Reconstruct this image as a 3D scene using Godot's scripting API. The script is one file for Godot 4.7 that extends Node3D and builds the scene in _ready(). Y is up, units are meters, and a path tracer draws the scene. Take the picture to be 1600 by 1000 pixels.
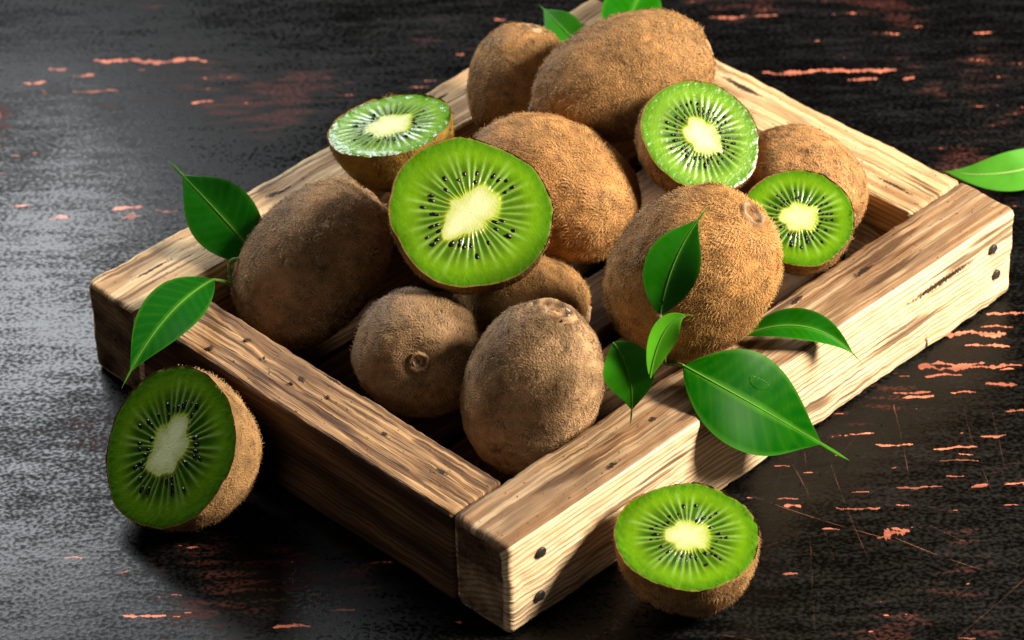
extends Node3D

const BEAM_H := 0.04149
const CRATE_A := 0.28000
const CRATE_B := 0.22996
const W_A := 0.02801
const W_B := 0.02558
const W_C := 0.02991
const W_D := 0.03079

var rng := RandomNumberGenerator.new()
var noise := FastNoiseLite.new()
var noise_b := FastNoiseLite.new()
var names := {}
var skin_bump: NoiseTexture2D
var flesh_bump: NoiseTexture2D
var clumps: Array[Mesh] = []
var seed_mesh: ArrayMesh
var M := {}
var last_blade: PackedVector3Array
var last_normal: PackedVector3Array


# ------------------------------------------------------------------ helpers
func numbered(called: String) -> String:
	names[called] = names.get(called, -1) + 1
	return called if names[called] == 0 else "%s_%03d" % [called, names[called]]

func thing(called: String, label: String, category: String, at: Vector3, group := "") -> Node3D:
	var o := Node3D.new()
	o.name = numbered(called)
	add_child(o, true)
	o.position = at
	o.set_meta("label", label)
	o.set_meta("category", category)
	if group != "":
		o.set_meta("group", group)
	return o

func part(parent: Node, called: String, mesh: Mesh, mat: Material, x := Transform3D()) -> MeshInstance3D:
	var o := MeshInstance3D.new()
	o.name = called
	o.mesh = mesh
	o.material_override = mat
	o.transform = x
	parent.add_child(o, true)
	return o

func lin(r: float, g: float, b: float) -> Color:
	return Color(r, g, b).linear_to_srgb()

func mat(c: Color, rough := 0.7, spec := 0.5) -> StandardMaterial3D:
	var m := StandardMaterial3D.new()
	m.albedo_color = c
	m.roughness = rough
	m.metallic_specular = spec
	return m

# a grid of nv rows of nu points; closed: the last column repeats the first. Returns surface arrays.
func grid(P: PackedVector3Array, nu: int, nv: int, closed: bool, flip := false, cols := PackedColorArray(), uvs := PackedVector2Array()) -> Array:
	var N := PackedVector3Array()
	N.resize(P.size())
	for j in nv:
		var j0 := maxi(j - 1, 0) * nu
		var j1 := mini(j + 1, nv - 1) * nu
		for i in nu:
			var i0 := i - 1
			var i1 := i + 1
			if i0 < 0:
				i0 = nu - 2 if closed else 0
			if i1 >= nu:
				i1 = 1 if closed else nu - 1
			var n := (P[j * nu + i1] - P[j * nu + i0]).normalized().cross((P[j1 + i] - P[j0 + i]).normalized())
			N[j * nu + i] = (-n if flip else n).normalized()
	var I := PackedInt32Array()
	I.resize((nu - 1) * (nv - 1) * 6)
	var k := 0
	for j in nv - 1:
		for i in nu - 1:
			var a := j * nu + i
			var b := a + 1
			var c := a + nu + 1
			var d := a + nu
			if flip:
				I[k] = a; I[k + 1] = b; I[k + 2] = c; I[k + 3] = a; I[k + 4] = c; I[k + 5] = d
			else:
				I[k] = a; I[k + 1] = c; I[k + 2] = b; I[k + 3] = a; I[k + 4] = d; I[k + 5] = c
			k += 6
	var s := []
	s.resize(Mesh.ARRAY_MAX)
	s[Mesh.ARRAY_VERTEX] = P
	s[Mesh.ARRAY_NORMAL] = N
	s[Mesh.ARRAY_INDEX] = I
	if cols.size():
		s[Mesh.ARRAY_COLOR] = cols
	if uvs.size():
		s[Mesh.ARRAY_TEX_UV] = uvs
	return s

func mesh_of(surfaces: Array) -> ArrayMesh:
	var m := ArrayMesh.new()
	for s in surfaces:
		m.add_surface_from_arrays(Mesh.PRIMITIVE_TRIANGLES, s)
	return m

func join(list: Array) -> ArrayMesh:
	var P := PackedVector3Array()
	var N := PackedVector3Array()
	var C := PackedColorArray()
	var I := PackedInt32Array()
	for s in list:
		var at := P.size()
		P.append_array(s[Mesh.ARRAY_VERTEX])
		N.append_array(s[Mesh.ARRAY_NORMAL])
		if s[Mesh.ARRAY_COLOR] != null:
			C.append_array(s[Mesh.ARRAY_COLOR])
		for k in s[Mesh.ARRAY_INDEX]:
			I.append(k + at)
	var a := []
	a.resize(Mesh.ARRAY_MAX)
	a[Mesh.ARRAY_VERTEX] = P
	a[Mesh.ARRAY_NORMAL] = N
	a[Mesh.ARRAY_INDEX] = I
	if C.size() == P.size():
		a[Mesh.ARRAY_COLOR] = C
	return mesh_of([a])

func tube(pts: PackedVector3Array, r0: float, r1: float, sides := 8, col0 := Color.WHITE, col1 := Color.WHITE) -> Array:
	var P := PackedVector3Array()
	var C := PackedColorArray()
	var n := pts.size()
	var nu := sides + 1
	for j in range(-1, n + 1):
		var jj := clampi(j, 0, n - 1)
		var t := (pts[mini(jj + 1, n - 1)] - pts[maxi(jj - 1, 0)]).normalized()
		var s := t.cross(Vector3.UP if absf(t.y) < 0.9 else Vector3.RIGHT).normalized()
		var q := s.cross(t)
		var r := lerpf(r0, r1, float(jj) / (n - 1)) * (0.02 if j < 0 or j >= n else 1.0)
		for i in nu:
			var a := TAU * i / sides
			P.append(pts[jj] + (s * cos(a) + q * sin(a)) * r)
			C.append(col0.lerp(col1, float(jj) / (n - 1)))
	return grid(P, nu, n + 2, true, true, C)

func bez(a: Vector3, b: Vector3, c: Vector3, t: float) -> Vector3:
	return a * (1 - t) * (1 - t) + b * 2 * t * (1 - t) + c * t * t

func sstep(a: float, b: float, x: float) -> float:
	var t := clampf((x - a) / (b - a), 0.0, 1.0)
	return t * t * (3.0 - 2.0 * t)

func noise_tex(kind: int, freq: float, size: int, sd: int, oct := 3) -> NoiseTexture2D:
	var n := FastNoiseLite.new()
	n.noise_type = kind
	n.frequency = freq
	n.seed = sd
	n.fractal_octaves = oct
	var t := NoiseTexture2D.new()
	t.width = size
	t.height = size
	t.seamless = true
	t.noise = n
	return t

func area_light(called: String, at: Vector3, target: Vector3, size: Vector2, col: Color, energy: float) -> void:
	var l := AreaLight3D.new()
	l.name = called
	add_child(l)
	l.look_at_from_position(at, target, Vector3.UP)
	l.area_size = size
	l.area_range = 6.0
	l.area_attenuation = 2.0
	l.light_color = col
	l.light_energy = energy
	l.shadow_enabled = true


# ------------------------------------------------------------------ table
func grain_bytes(w: int, h: int, sx: int, sy: int, freq: float, sd: int, oct := 3) -> PackedByteArray:
	var n := FastNoiseLite.new()
	n.seed = sd
	n.frequency = freq
	n.fractal_octaves = oct
	var im := n.get_image(sx, sy, false, false, true)
	im.convert(Image.FORMAT_L8)
	im.resize(w, h, Image.INTERPOLATE_CUBIC)
	return im.get_data()

func build_table() -> void:
	var S := 2048
	var g1 := grain_bytes(S, S, 160, 2048, 0.035, 3, 4)     # long grain
	var g2 := grain_bytes(S, S, 420, 2048, 0.055, 9, 4)      # short grain
	var bl := grain_bytes(S, S, 384, 512, 0.012, 15, 4)     # blotches
	var cr := grain_bytes(S, S, 1600, 2048, 0.16, 21, 4)    # crackle
	var rgb := PackedByteArray()
	rgb.resize(S * S * 3)
	var hgt := PackedByteArray()
	hgt.resize(S * S)
	var rgh := PackedByteArray()
	rgh.resize(S * S)
	for i in S * S:
		var a := int(g1[i])
		var b := int(g2[i])
		var c := int(bl[i])
		var d := int(cr[i])
		var v := 9 + ((a + 2 * d + b - 512) / 18)
		var r := v
		var g := v
		var bb := v
		var rust := c * 2 + b - 510
		if rust > 0 and d > 105:
			rust = mini(rust, 60)
			r += rust * 2 / 3
			g += rust / 5
			bb += rust / 7
		var h := 128 + (a - 128) / 8 + (b - 128) / 3 + (d - 128) * 2 / 3
		rgh[i] = clampi(104 + (d - 128) * 3 / 4 + (b - 128) / 3 + (a - 128) / 6 + (c - 128) / 2, 60, 180)
		if b > 222 and c > 150 and d > 118:
			r = 205; g = 120; bb = 92
			h -= 40
		elif rust > 0:
			h -= 12
		rgb[i * 3] = clampi(r, 4, 255)
		rgb[i * 3 + 1] = clampi(g, 4, 255)
		rgb[i * 3 + 2] = clampi(bb, 4, 255)
		hgt[i] = clampi(h, 0, 255)
	var im := Image.create_from_data(S, S, false, Image.FORMAT_RGB8, rgb)
	var hm := Image.create_from_data(S, S, false, Image.FORMAT_L8, hgt)
	# chips of paint that leave the wood bare: [along, across, length, width] in metres from the middle of the table
	var chips := [[-0.1550, -0.2043, 0.0507, 0.00380], [-0.1959, -0.1988, 0.0084, 0.00211], [-0.1838, -0.1934, 0.0095, 0.00252], [-0.2046, -0.1887, 0.0106, 0.00210], [0.1013, -0.2285, 0.0171, 0.00214], [0.1184, -0.2289, 0.0103, 0.00214], [0.1421, -0.1829, 0.0585, 0.00292], [0.1555, -0.1758, 0.0133, 0.00208], [0.1757, -0.1755, 0.0056, 0.00167], [0.2121, -0.2108, 0.0085, 0.00170], [-0.1579, -0.0915, 0.0127, 0.00279], [-0.1561, -0.0859, 0.0085, 0.00476], [-0.1410, -0.0890, 0.0101, 0.00199], [-0.1857, -0.0859, 0.0079, 0.00198], [0.1449, -0.1822, 0.0084, 0.00209], [0.1795, 0.0075, 0.0276, 0.00339], [0.1713, 0.0267, 0.0223, 0.00223], [0.1809, 0.0293, 0.0322, 0.00297], [0.1656, 0.0337, 0.0148, 0.00185], [0.1872, 0.0398, 0.0123, 0.00185], [0.1612, 0.0282, 0.0099, 0.00372], [0.1849, 0.0153, 0.0175, 0.00187], [0.1720, 0.0440, 0.0098, 0.00147], [0.1546, 0.0458, 0.0123, 0.00147], [0.1914, 0.0566, 0.0098, 0.00146], [0.1524, 0.0437, 0.0147, 0.00147], [0.1947, -0.0050, 0.0152, 0.00227], [0.1900, 0.0032, 0.0126, 0.00151], [0.1355, 0.1266, 0.0107, 0.00631], [0.1393, 0.1240, 0.0070, 0.00175], [0.1250, 0.1115, 0.0165, 0.00141], [0.1011, 0.1098, 0.0066, 0.00212], [0.1804, 0.1636, 0.0032, 0.00411], [-0.1440, 0.1387, 0.0032, 0.00348], [-0.1630, 0.1296, 0.0070, 0.00140], [-0.0228, 0.1688, 0.0027, 0.00171], [-0.1349, 0.1617, 0.0160, 0.00137], [-0.0819, 0.1697, 0.0136, 0.00136], [-0.0640, 0.1622, 0.0091, 0.00103], [0.1682, 0.0815, 0.0058, 0.00144], [0.1711, 0.0998, 0.0066, 0.00178], [0.1801, 0.0715, 0.0097, 0.00145], [0.1637, 0.0779, 0.0144, 0.00144], [0.1423, 0.0755, 0.0145, 0.00108], [-0.1796, -0.1809, 0.0167, 0.00125], [-0.1301, -0.1701, 0.0100, 0.00166], [0.0000, -0.2312, 0.0057, 0.00129], [-0.2022, -0.0956, 0.0080, 0.00160], [-0.0183, -0.2034, 0.0039, 0.00253]]
	for n in 55:   # smaller ones, mostly in two worn zones
		var z: float = rng.randf()
		var p := Vector2(rng.randf_range(0.06, 0.31), rng.randfn(0.10, 0.055)) if z < 0.8 else Vector2(rng.randf_range(-0.31, 0.31), rng.randf_range(-0.31, 0.31))
		chips.append([p.x, p.y, rng.randf_range(0.001, 0.007) * (1.0 + 1.5 * float(z < 0.2)), rng.randf_range(0.0003, 0.0009)])
	for q in chips:
		var n := int(q[2] / TABLE_SIDE * S)
		var sd := rng.randf() * 500.0
		var tone := rng.randf_range(0.75, 1.1)
		var py: float = (q[1] / TABLE_SIDE + 0.5) * S
		for k in n:
			var x := int((q[0] / TABLE_SIDE + 0.5) * S - n * 0.5 + k)
			var e := clampf(minf(k, n - k) / (0.12 * n + 1.0), 0.0, 1.0)
			var wd: float = q[3] / TABLE_SIDE * S * clampf(0.5 + 1.0 * noise.get_noise_2d(x * 2.2, sd) + 0.7 * noise.get_noise_2d(x * 9.0, sd), 0.08, 1.3) * sqrt(e)
			var yc: float = py + noise.get_noise_2d(x * 1.1, sd + 90.0) * (3.0 + 0.5 * q[3] / TABLE_SIDE * S)
			for y in range(int(yc - wd * 0.5), int(yc + wd * 0.5) + 1):
				var t := tone * (1.0 + 0.3 * noise.get_noise_2d(x * 0.6, y * 7.0))
				var xx := posmod(x, S)
				var yy := posmod(y, S)
				im.set_pixel(xx, yy, Color(0.74 * t, 0.43 * t, 0.345 * t))
				hm.set_pixel(xx, yy, Color(0.18, 0.18, 0.18))
	# scratches: [x0, y0, x1, y1, strength]
	var scr := [[0.0831, 0.1010, 0.1375, 0.1307, 0.80], [0.1354, 0.1277, 0.1836, 0.1551, 0.80], [0.1500, 0.1220, 0.1629, 0.1328, 0.70], [0.0588, 0.1773, 0.0856, 0.1838, 0.90], [0.1363, 0.1714, 0.1836, 0.1551, 0.12], [0.1484, 0.1872, 0.1844, 0.1482, 0.30], [0.0885, 0.1322, 0.1005, 0.1257, 0.25], [0.1444, 0.0511, 0.1453, 0.0953, 0.50], [0.1031, 0.0854, 0.1135, 0.1407, 0.50], [0.1174, 0.0862, 0.1253, 0.1378, 0.40], [0.1083, 0.0781, 0.1025, 0.1847, 0.35], [0.1203, 0.1722, 0.1260, 0.1860, 0.60], [0.1390, 0.0567, 0.1227, 0.0789, 0.40], [0.1810, 0.0513, 0.1817, 0.0899, 0.30], [0.1362, 0.1731, 0.1626, 0.1364, 0.20], [0.1709, 0.0547, 0.1753, 0.1045, 0.40]]
	for n in 1500:
		var p := Vector2(rng.randf_range(-0.31, 0.31), rng.randf_range(-0.31, 0.31))
		var a := rng.randfn(1.45, 0.5) + (PI if rng.randf() < 0.5 else 0.0)
		var l := rng.randf_range(0.006, 0.05)
		scr.append([p.x, p.y, p.x + cos(a) * l, p.y + sin(a) * l, rng.randf_range(0.02, 0.13), 1])
	for q in scr:
		var p0 := (Vector2(q[0], q[1]) / TABLE_SIDE + Vector2(0.5, 0.5)) * S
		var p1 := (Vector2(q[2], q[3]) / TABLE_SIDE + Vector2(0.5, 0.5)) * S
		var n := int(p0.distance_to(p1))
		var bow := rng.randfn(0.0, 0.02) * n
		var side := (p1 - p0).orthogonal().normalized()
		for k in n:
			var t := float(k) / n
			var p := p0.lerp(p1, t) + side * bow * sin(PI * t)
			var st: float = q[4] * clampf(0.6 + 1.6 * noise.get_noise_2d(k * 0.8, n * 3.1), 0.0, 1.6)
			var xx := posmod(int(p.x), S)
			var yy := posmod(int(p.y), S)
			im.set_pixel(xx, yy, im.get_pixel(xx, yy).lerp(Color(0.62, 0.38, 0.29) if q.size() < 6 else Color(0.42, 0.40, 0.39), clampf(st, 0, 0.9)))
			if st > 0.05:
				hm.set_pixel(xx, yy, hm.get_pixel(xx, yy).darkened(0.5))
	var m := StandardMaterial3D.new()
	m.albedo_texture = ImageTexture.create_from_image(im)
	m.roughness = 1.0
	m.roughness_texture = ImageTexture.create_from_image(Image.create_from_data(S, S, false, Image.FORMAT_L8, rgh))
	m.roughness_texture_channel = BaseMaterial3D.TEXTURE_CHANNEL_RED
	m.metallic_specular = 0.27
	m.heightmap_enabled = true
	m.heightmap_scale = 0.0065
	m.heightmap_texture = ImageTexture.create_from_image(hm)
	# one board top with a thickness, its texture laid along the boards
	var P := PackedVector3Array()
	var uv := PackedVector2Array()
	var n := 25
	for j in n:
		for i in n:
			var p := Vector2((i / float(n - 1) - 0.5) * 2.4, (j / float(n - 1) - 0.5) * 2.0)
			P.append(Vector3(p.x, 0, p.y))
			uv.append(p / TABLE_SIDE + Vector2(0.5, 0.5))
	var top := grid(P, n, n, false, true, PackedColorArray(), uv)
	var t := part(self, "tabletop", mesh_of([top]), m, TABLE_AT)
	t.set_meta("kind", "structure")
	t.set_meta("label", "black painted worn wooden tabletop with salmon chips and scratches")
	var slab := BoxMesh.new()
	slab.size = Vector3(2.4, 0.04, 2.0)
	part(t, "board", slab, mat(lin(0.012, 0.012, 0.012), 0.5), Transform3D(Basis(), Vector3(0, -0.024, 0)))


# ------------------------------------------------------------------ crate
# local axes of a rail: x along it, y up, z out of the crate
func wood_texture(len: float, h: float, w: float, sd: int, k: Dictionary) -> Array:
	var TW := 1024
	var TH := 512
	var per := 2.0 * (h + w)
	var rgb := PackedByteArray()
	rgb.resize(TW * TH * 3)
	var hg := PackedByteArray()
	hg.resize(TW * TH)
	var pale: Color = k.pale
	var dark: Color = k.dark
	var gray: Color = k.gray
	var burn_and_shade: Color = k.burn_and_shade
	noise.seed = sd
	noise_b.seed = sd + 50
	for j in TH:
		# where this row lies on the perimeter: it runs top, outer side, bottom, inner side
		var s := (j + 0.5) / TH * per
		var y := h * 0.5
		var z := 0.0
		var top := 0.0
		var outer := 0.0
		if s < w:
			z = -w * 0.5 + s
			top = 1.0
		elif s < w + h:
			y = h * 0.5 - (s - w)
			z = w * 0.5
			outer = 1.0
		elif s < 2.0 * w + h:
			y = -h * 0.5
			z = w * 0.5 - (s - w - h)
		else:
			y = -h * 0.5 + (s - 2.0 * w - h)
			z = -w * 0.5
		for i in TW:
			var x := (i + 0.5) / 880.0 * len
			var py := y
			var pz := z
			var endgrain := 0.0
			if i >= 884:
				# end grain patches at the right of the sheet
				endgrain = 1.0
				pz = ((i - 884.0) / 136.0 - 0.5) * w
				py = (0.5 - fposmod(j / 256.0, 1.0)) * h
				x = 0.0 if j < 256 else len
			var wy := noise.get_noise_3d(x * 260.0, py * 4000.0, pz * 4000.0)
			var wz := noise_b.get_noise_3d(x * 700.0, py * 3500.0, pz * 3500.0)
			var ry: float = py - k.py + (wy + 0.15 * wz) * k.wave
			var rz: float = pz - k.pz + wy * k.wave
			var ph: float = sqrt(ry * ry + rz * rz) / k.ring
			var f := ph - floorf(ph)
			var late := sstep(0.25, 0.85, f) * (1.0 - sstep(0.9, 1.0, f))
			var fib := noise.get_noise_3d(x * 2600.0 + 400.0, py * 130000.0 * (1.0 - 0.6 * endgrain), pz * 130000.0 * (1.0 - 0.6 * endgrain))
			var big := noise_b.get_noise_3d(x * 750.0, py * 24000.0 + 900.0, pz * 24000.0)
			var m: float = clampf(late * k.contrast + fib * 0.28 + big * 0.25 + 0.08, 0.0, 1.0)
			var c := pale.lerp(dark, m)
			var stain := sstep(0.0, 0.5, noise_b.get_noise_3d(x * 900.0 + 300.0, py * 5000.0, pz * 5000.0)) * top
			c = c.lerp(burn_and_shade, stain * 0.4)
			var gw: float = top * k.top_gray + outer * k.outer_gray + (1.0 - top - outer) * 0.5
			c = c.lerp(gray.lerp(dark, m * 0.75), clampf(gw + big * 0.5, 0.0, 1.0) * (0.9 if gw > 0.01 else 0.0))
			var bn: float = sstep(0.10, 0.40, big * 0.6 + wz * 0.85 + k.burn_bias) * k.burned
			c = c.lerp(burn_and_shade, bn)
			c = c.lerp(burn_and_shade, maxf(endgrain * k.end_dark, outer * (1.0 - endgrain) * k.get("outer_shade", 0.0)) * (0.75 + 0.5 * wz))  # left outer face and end grain: dark stain deepened to stand for shade
			var sp := noise.get_noise_3d(x * 14000.0 + 77.0, py * 30000.0, pz * 30000.0)
			if sp > 0.60 and top > 0.5:
				c = c.lerp(burn_and_shade, 0.75)
			var q := (j * TW + i) * 3
			rgb[q] = int(clampf(c.r, 0, 1) * 255)
			rgb[q + 1] = int(clampf(c.g, 0, 1) * 255)
			rgb[q + 2] = int(clampf(c.b, 0, 1) * 255)
			hg[j * TW + i] = int(clampf(0.5 + late * 0.25 + fib * 0.45 + big * 0.2 - (0.4 if sp > 0.60 and top > 0.5 else 0.0), 0, 1) * 255)
	# knots, cracks and bruises: [along, place on the perimeter, half length, half width] in metres
	for q in k.get("marks", []):
		var ci := int(q[0] / len * 880.0)
		var cj := int(q[1] / per * TH)
		var ri := int(ceil(q[2] / len * 880.0))
		var rj := int(ceil(q[3] / per * TH))
		for j in range(cj - rj - 1, cj + rj + 2):
			for i in range(maxi(ci - ri - 1, 0), mini(ci + ri + 2, 880)):
				var d := Vector2(float(i - ci) / ri, float(j - cj) / rj).length()
				var e := clampf((1.0 - d + 0.5 * noise.get_noise_2d(i * 9.0, j * 9.0)) * 2.2, 0.0, 1.0)
				var w0 := posmod(j, TH) * TW + i
				for ch in 3:
					rgb[w0 * 3 + ch] = int(lerpf(rgb[w0 * 3 + ch], [34.0, 22.0, 14.0][ch], e * 0.9))
				hg[w0] = int(lerpf(hg[w0], 10.0, e))
	return [ImageTexture.create_from_image(Image.create_from_data(TW, TH, false, Image.FORMAT_RGB8, rgb)), ImageTexture.create_from_image(Image.create_from_data(TW, TH, false, Image.FORMAT_L8, hg))]

func wood_material(len: float, h: float, w: float, sd: int, k: Dictionary) -> StandardMaterial3D:
	var t := wood_texture(len, h, w, sd, k)
	var m := StandardMaterial3D.new()
	m.albedo_texture = t[0]
	m.roughness = 0.72
	m.metallic_specular = 0.35
	m.heightmap_enabled = true
	m.heightmap_scale = k.get("relief", 0.05)
	m.heightmap_texture = t[1]
	return m

# a sawn rail with worn round edges and slightly wavy faces; x from 0 to len, y from 0 to h, z from -w/2 to w/2
func rail_mesh(len: float, h: float, w: float, r: float, sd: int, wob: float) -> ArrayMesh:
	noise.seed = sd
	var loop: Array[Vector3] = []      # y, z, place on the perimeter
	var per := 2.0 * (h + w)
	var corners := [[h / 2, -w / 2, 0.0], [h / 2, w / 2, w], [-h / 2, w / 2, w + h], [-h / 2, -w / 2, 2 * w + h]]
	for c in 4:
		var a: Array = corners[c]
		var b: Array = corners[(c + 1) % 4]
		var s0: float = a[2]
		var s1: float = per if c == 3 else float(corners[c + 1][2])
		var d := Vector2(b[0] - a[0], b[1] - a[1]).normalized()     # along this side, in (y, z)
		var inn := Vector2(-d.y, d.x)
		if inn.dot(Vector2(a[0] + b[0], a[1] + b[1])) > 0:
			inn = -inn
		var l := s1 - s0
		for k in 4:     # the second half of the first corner
			var t := PI / 4 * (1.0 - k / 4.0)
			var p := Vector2(a[0], a[1]) + d * (r - r * sin(t)) + inn * (r - r * cos(t))
			loop.append(Vector3(p.x, p.y, s0 + r * 0.9 * k / 4.0))
		var n := maxi(6, int(l / 0.0025))
		for k in n + 1:
			var t := r + (l - 2 * r) * k / n
			var p := Vector2(a[0], a[1]) + d * t
			loop.append(Vector3(p.x, p.y, s0 + t))
		for k in range(1, 4):
			var t := PI / 4 * k / 4.0
			var p := Vector2(b[0], b[1]) - d * (r - r * sin(t)) + inn * (r - r * cos(t))
			loop.append(Vector3(p.x, p.y, s1 - r * 0.9 * (1.0 - k / 4.0)))
	loop.append(Vector3(loop[0].x, loop[0].y, per))
	var nu := loop.size()
	var xs: Array[Vector2] = []        # x, how far drawn in
	for k in 4:
		var t := PI / 2 * k / 4.0
		xs.append(Vector2(r * (1 - sin(t)), r * (1 - cos(t))))
	xs.reverse()
	xs = [Vector2(0, r), Vector2(r * 0.08, r * 0.6), Vector2(r * 0.3, r * 0.28), Vector2(r * 0.62, r * 0.07), Vector2(r, 0)]
	var nl := int(len / 0.0025)
	for k in range(1, nl):
		xs.append(Vector2(r + (len - 2 * r) * k / nl, 0))
	for k in 5:
		var e: Vector2 = [Vector2(r, 0), Vector2(r * 0.62, r * 0.07), Vector2(r * 0.3, r * 0.28), Vector2(r * 0.08, r * 0.6), Vector2(0, r)][k]
		xs.append(Vector2(len - e.x, e.y))
	var P := PackedVector3Array()
	var uv := PackedVector2Array()
	for e in xs:
		for p in loop:
			var f := Vector2(p.x, p.y)
			f = f * Vector2(1.0 - e.y / (h * 0.5), 1.0 - e.y / (w * 0.5))
			P.append(rail_warp(Vector3(e.x, f.x, f.y), h, wob))
			uv.append(Vector2(e.x / len * 880.0 / 1024.0, p.z / per))
	var side := grid(P, nu, xs.size(), true, true, PackedColorArray(), uv)
	var all := [side]
	for end in 2:
		var Q := PackedVector3Array()
		var uq := PackedVector2Array()
		var rings := 8
		for j in rings:
			var sc := 1.0 - float(j) / (rings - 1)
			for p in loop:
				var f := Vector2(p.x, p.y) * Vector2(1.0 - r / (h * 0.5), 1.0 - r / (w * 0.5)) * maxf(sc, 0.001)
				Q.append(rail_warp(Vector3(len if end else 0.0, f.x, f.y), h, wob))
				uq.append(Vector2((884.0 + (f.y / w + 0.5) * 136.0) / 1024.0, (0.5 - f.x / h) * 0.5 * 0.98 + 0.005 + 0.5 * end))
		all.append(grid(Q, nu, rings, true, end == 1, PackedColorArray(), uq))
	return mesh_of(all)

func rail_warp(p: Vector3, h: float, wob: float) -> Vector3:
	var d := Vector2(p.y, p.z)
	var n := noise.get_noise_3d(p.x * 2500.0, p.y * 2500.0, p.z * 2500.0) * 0.6 + noise.get_noise_3d(p.x * 9000.0, p.y * 9000.0, p.z * 9000.0) * 0.3
	d += d.normalized() * n * wob
	return Vector3(p.x + n * wob * 0.3, d.x + h * 0.5, d.y)

func build_crate() -> void:
	var o := thing("wooden_crate", "low weathered wooden crate of four thick nailed rails holding the kiwis", "crate", Vector3(CRATE_A * 0.5, 0, -CRATE_B * 0.5))
	var org := Vector3(-CRATE_A * 0.5, 0, CRATE_B * 0.5)
	var cream := Color(0.95, 0.85, 0.70)
	var brown := Color(0.52, 0.36, 0.22)
	var gray := Color(0.53, 0.42, 0.305)
	var burn_and_shade := Color(0.19, 0.12, 0.075)
	var ka := {"pale": cream, "dark": brown, "gray": Color(0.42, 0.325, 0.235), "burn_and_shade": burn_and_shade, "py": -0.075, "pz": 0.03, "ring": 0.0024, "wave": 0.0022, "contrast": 0.42, "top_gray": 0.85, "outer_gray": 0.0, "burned": 0.5, "burn_bias": -0.17, "end_dark": 0.75, "marks": [[0.2280, 0.0686, 0.0008, 0.0065], [0.1020, 0.0247, 0.0025, 0.0012], [0.1760, 0.0057, 0.0040, 0.0012], [0.0576, 0.0226, 0.0030, 0.0012], [0.2072, 0.0122, 0.0060, 0.0012], [0.0870, 0.0152, 0.0016, 0.0012], [0.2345, 0.0394, 0.0200, 0.0016]]}
	var kb := {"pale": Color(0.74, 0.585, 0.41), "dark": Color(0.26, 0.165, 0.10), "gray": gray, "burn_and_shade": burn_and_shade, "py": -0.07, "pz": -0.035, "ring": 0.0026, "wave": 0.003, "contrast": 0.6, "top_gray": 0.45, "outer_gray": 0.5, "burned": 0.6, "burn_bias": -0.13, "end_dark": 0.5, "outer_shade": 0.92, "relief": 0.08, "marks": [[0.0842, 0.0014, 0.0050, 0.0008], [0.1524, 0.0112, 0.0030, 0.0008], [0.0756, 0.0095, 0.0018, 0.0012], [0.1214, 0.0103, 0.0016, 0.0009]]}
	var kc := {"pale": Color(0.88, 0.76, 0.58), "dark": Color(0.56, 0.40, 0.25), "gray": Color(0.74, 0.64, 0.50), "burn_and_shade": burn_and_shade, "py": -0.09, "pz": 0.02, "ring": 0.0028, "wave": 0.003, "contrast": 0.45, "top_gray": 0.5, "outer_gray": 0.4, "burned": 0.5, "burn_bias": -0.16, "end_dark": 0.85, "marks": [[0.1923, 0.0209, 0.0035, 0.0012], [0.1879, 0.0200, 0.0050, 0.0007], [0.0979, 0.0221, 0.0040, 0.0008], [0.2570, 0.0168, 0.0100, 0.0008], [0.0209, 0.0182, 0.0030, 0.0015]]}
	var kd := {"pale": Color(0.86, 0.75, 0.58), "dark": Color(0.50, 0.34, 0.20), "gray": Color(0.72, 0.60, 0.44), "burn_and_shade": burn_and_shade, "py": -0.08, "pz": 0.04, "ring": 0.0023, "wave": 0.003, "contrast": 0.5, "top_gray": 0.45, "outer_gray": 0.4, "burned": 0.6, "burn_bias": -0.13, "end_dark": 0.3, "marks": [[0.0556, 0.0158, 0.0028, 0.0022], [0.0725, 0.0152, 0.0060, 0.0008], [0.1082, 0.0219, 0.0120, 0.0016], [0.0161, 0.0102, 0.0100, 0.0008]]}
	var lb := CRATE_B - W_A - W_C - 0.0006
	var spec := [
		["front", CRATE_A, W_A, 0.0030, ka, Transform3D(Basis(Vector3.RIGHT, Vector3.UP, Vector3.BACK), org + Vector3(0, 0, -W_A * 0.5)), 11],
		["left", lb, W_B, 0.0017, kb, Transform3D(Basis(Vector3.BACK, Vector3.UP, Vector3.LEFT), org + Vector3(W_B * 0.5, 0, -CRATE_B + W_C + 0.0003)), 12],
		["back", CRATE_A, W_C, 0.0020, kc, Transform3D(Basis(Vector3.LEFT, Vector3.UP, Vector3.FORWARD), org + Vector3(CRATE_A, 0, -CRATE_B + W_C * 0.5)), 13],
		["right", lb, W_D, 0.0018, kd, Transform3D(Basis(Vector3.FORWARD, Vector3.UP, Vector3.RIGHT), org + Vector3(CRATE_A - W_D * 0.5, 0, -W_A - 0.0003)), 14]]
	for s in spec:
		var hh := BEAM_H * (1.0 if s[0] == "front" or s[0] == "back" else 0.988)
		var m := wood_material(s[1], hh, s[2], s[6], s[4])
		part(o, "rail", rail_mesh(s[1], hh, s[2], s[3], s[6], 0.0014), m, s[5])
	# floor slats, lengthwise, with gaps between them
	var inner := CRATE_A - W_B - W_D - 0.002
	var km := {"pale": Color(0.38, 0.28, 0.18), "dark": Color(0.20, 0.13, 0.08), "gray": Color(0.26, 0.19, 0.13), "burn_and_shade": burn_and_shade, "py": -0.06, "pz": 0.03, "ring": 0.002, "wave": 0.003, "contrast": 0.6, "top_gray": 0.3, "outer_gray": 0.3, "burned": 0.4, "burn_bias": -0.1, "end_dark": 0.3}  # slat colours darkened to stand for the shade under the fruit
	var sw := 0.028
	var sm := wood_material(inner, 0.007, sw, 31, km)
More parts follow.
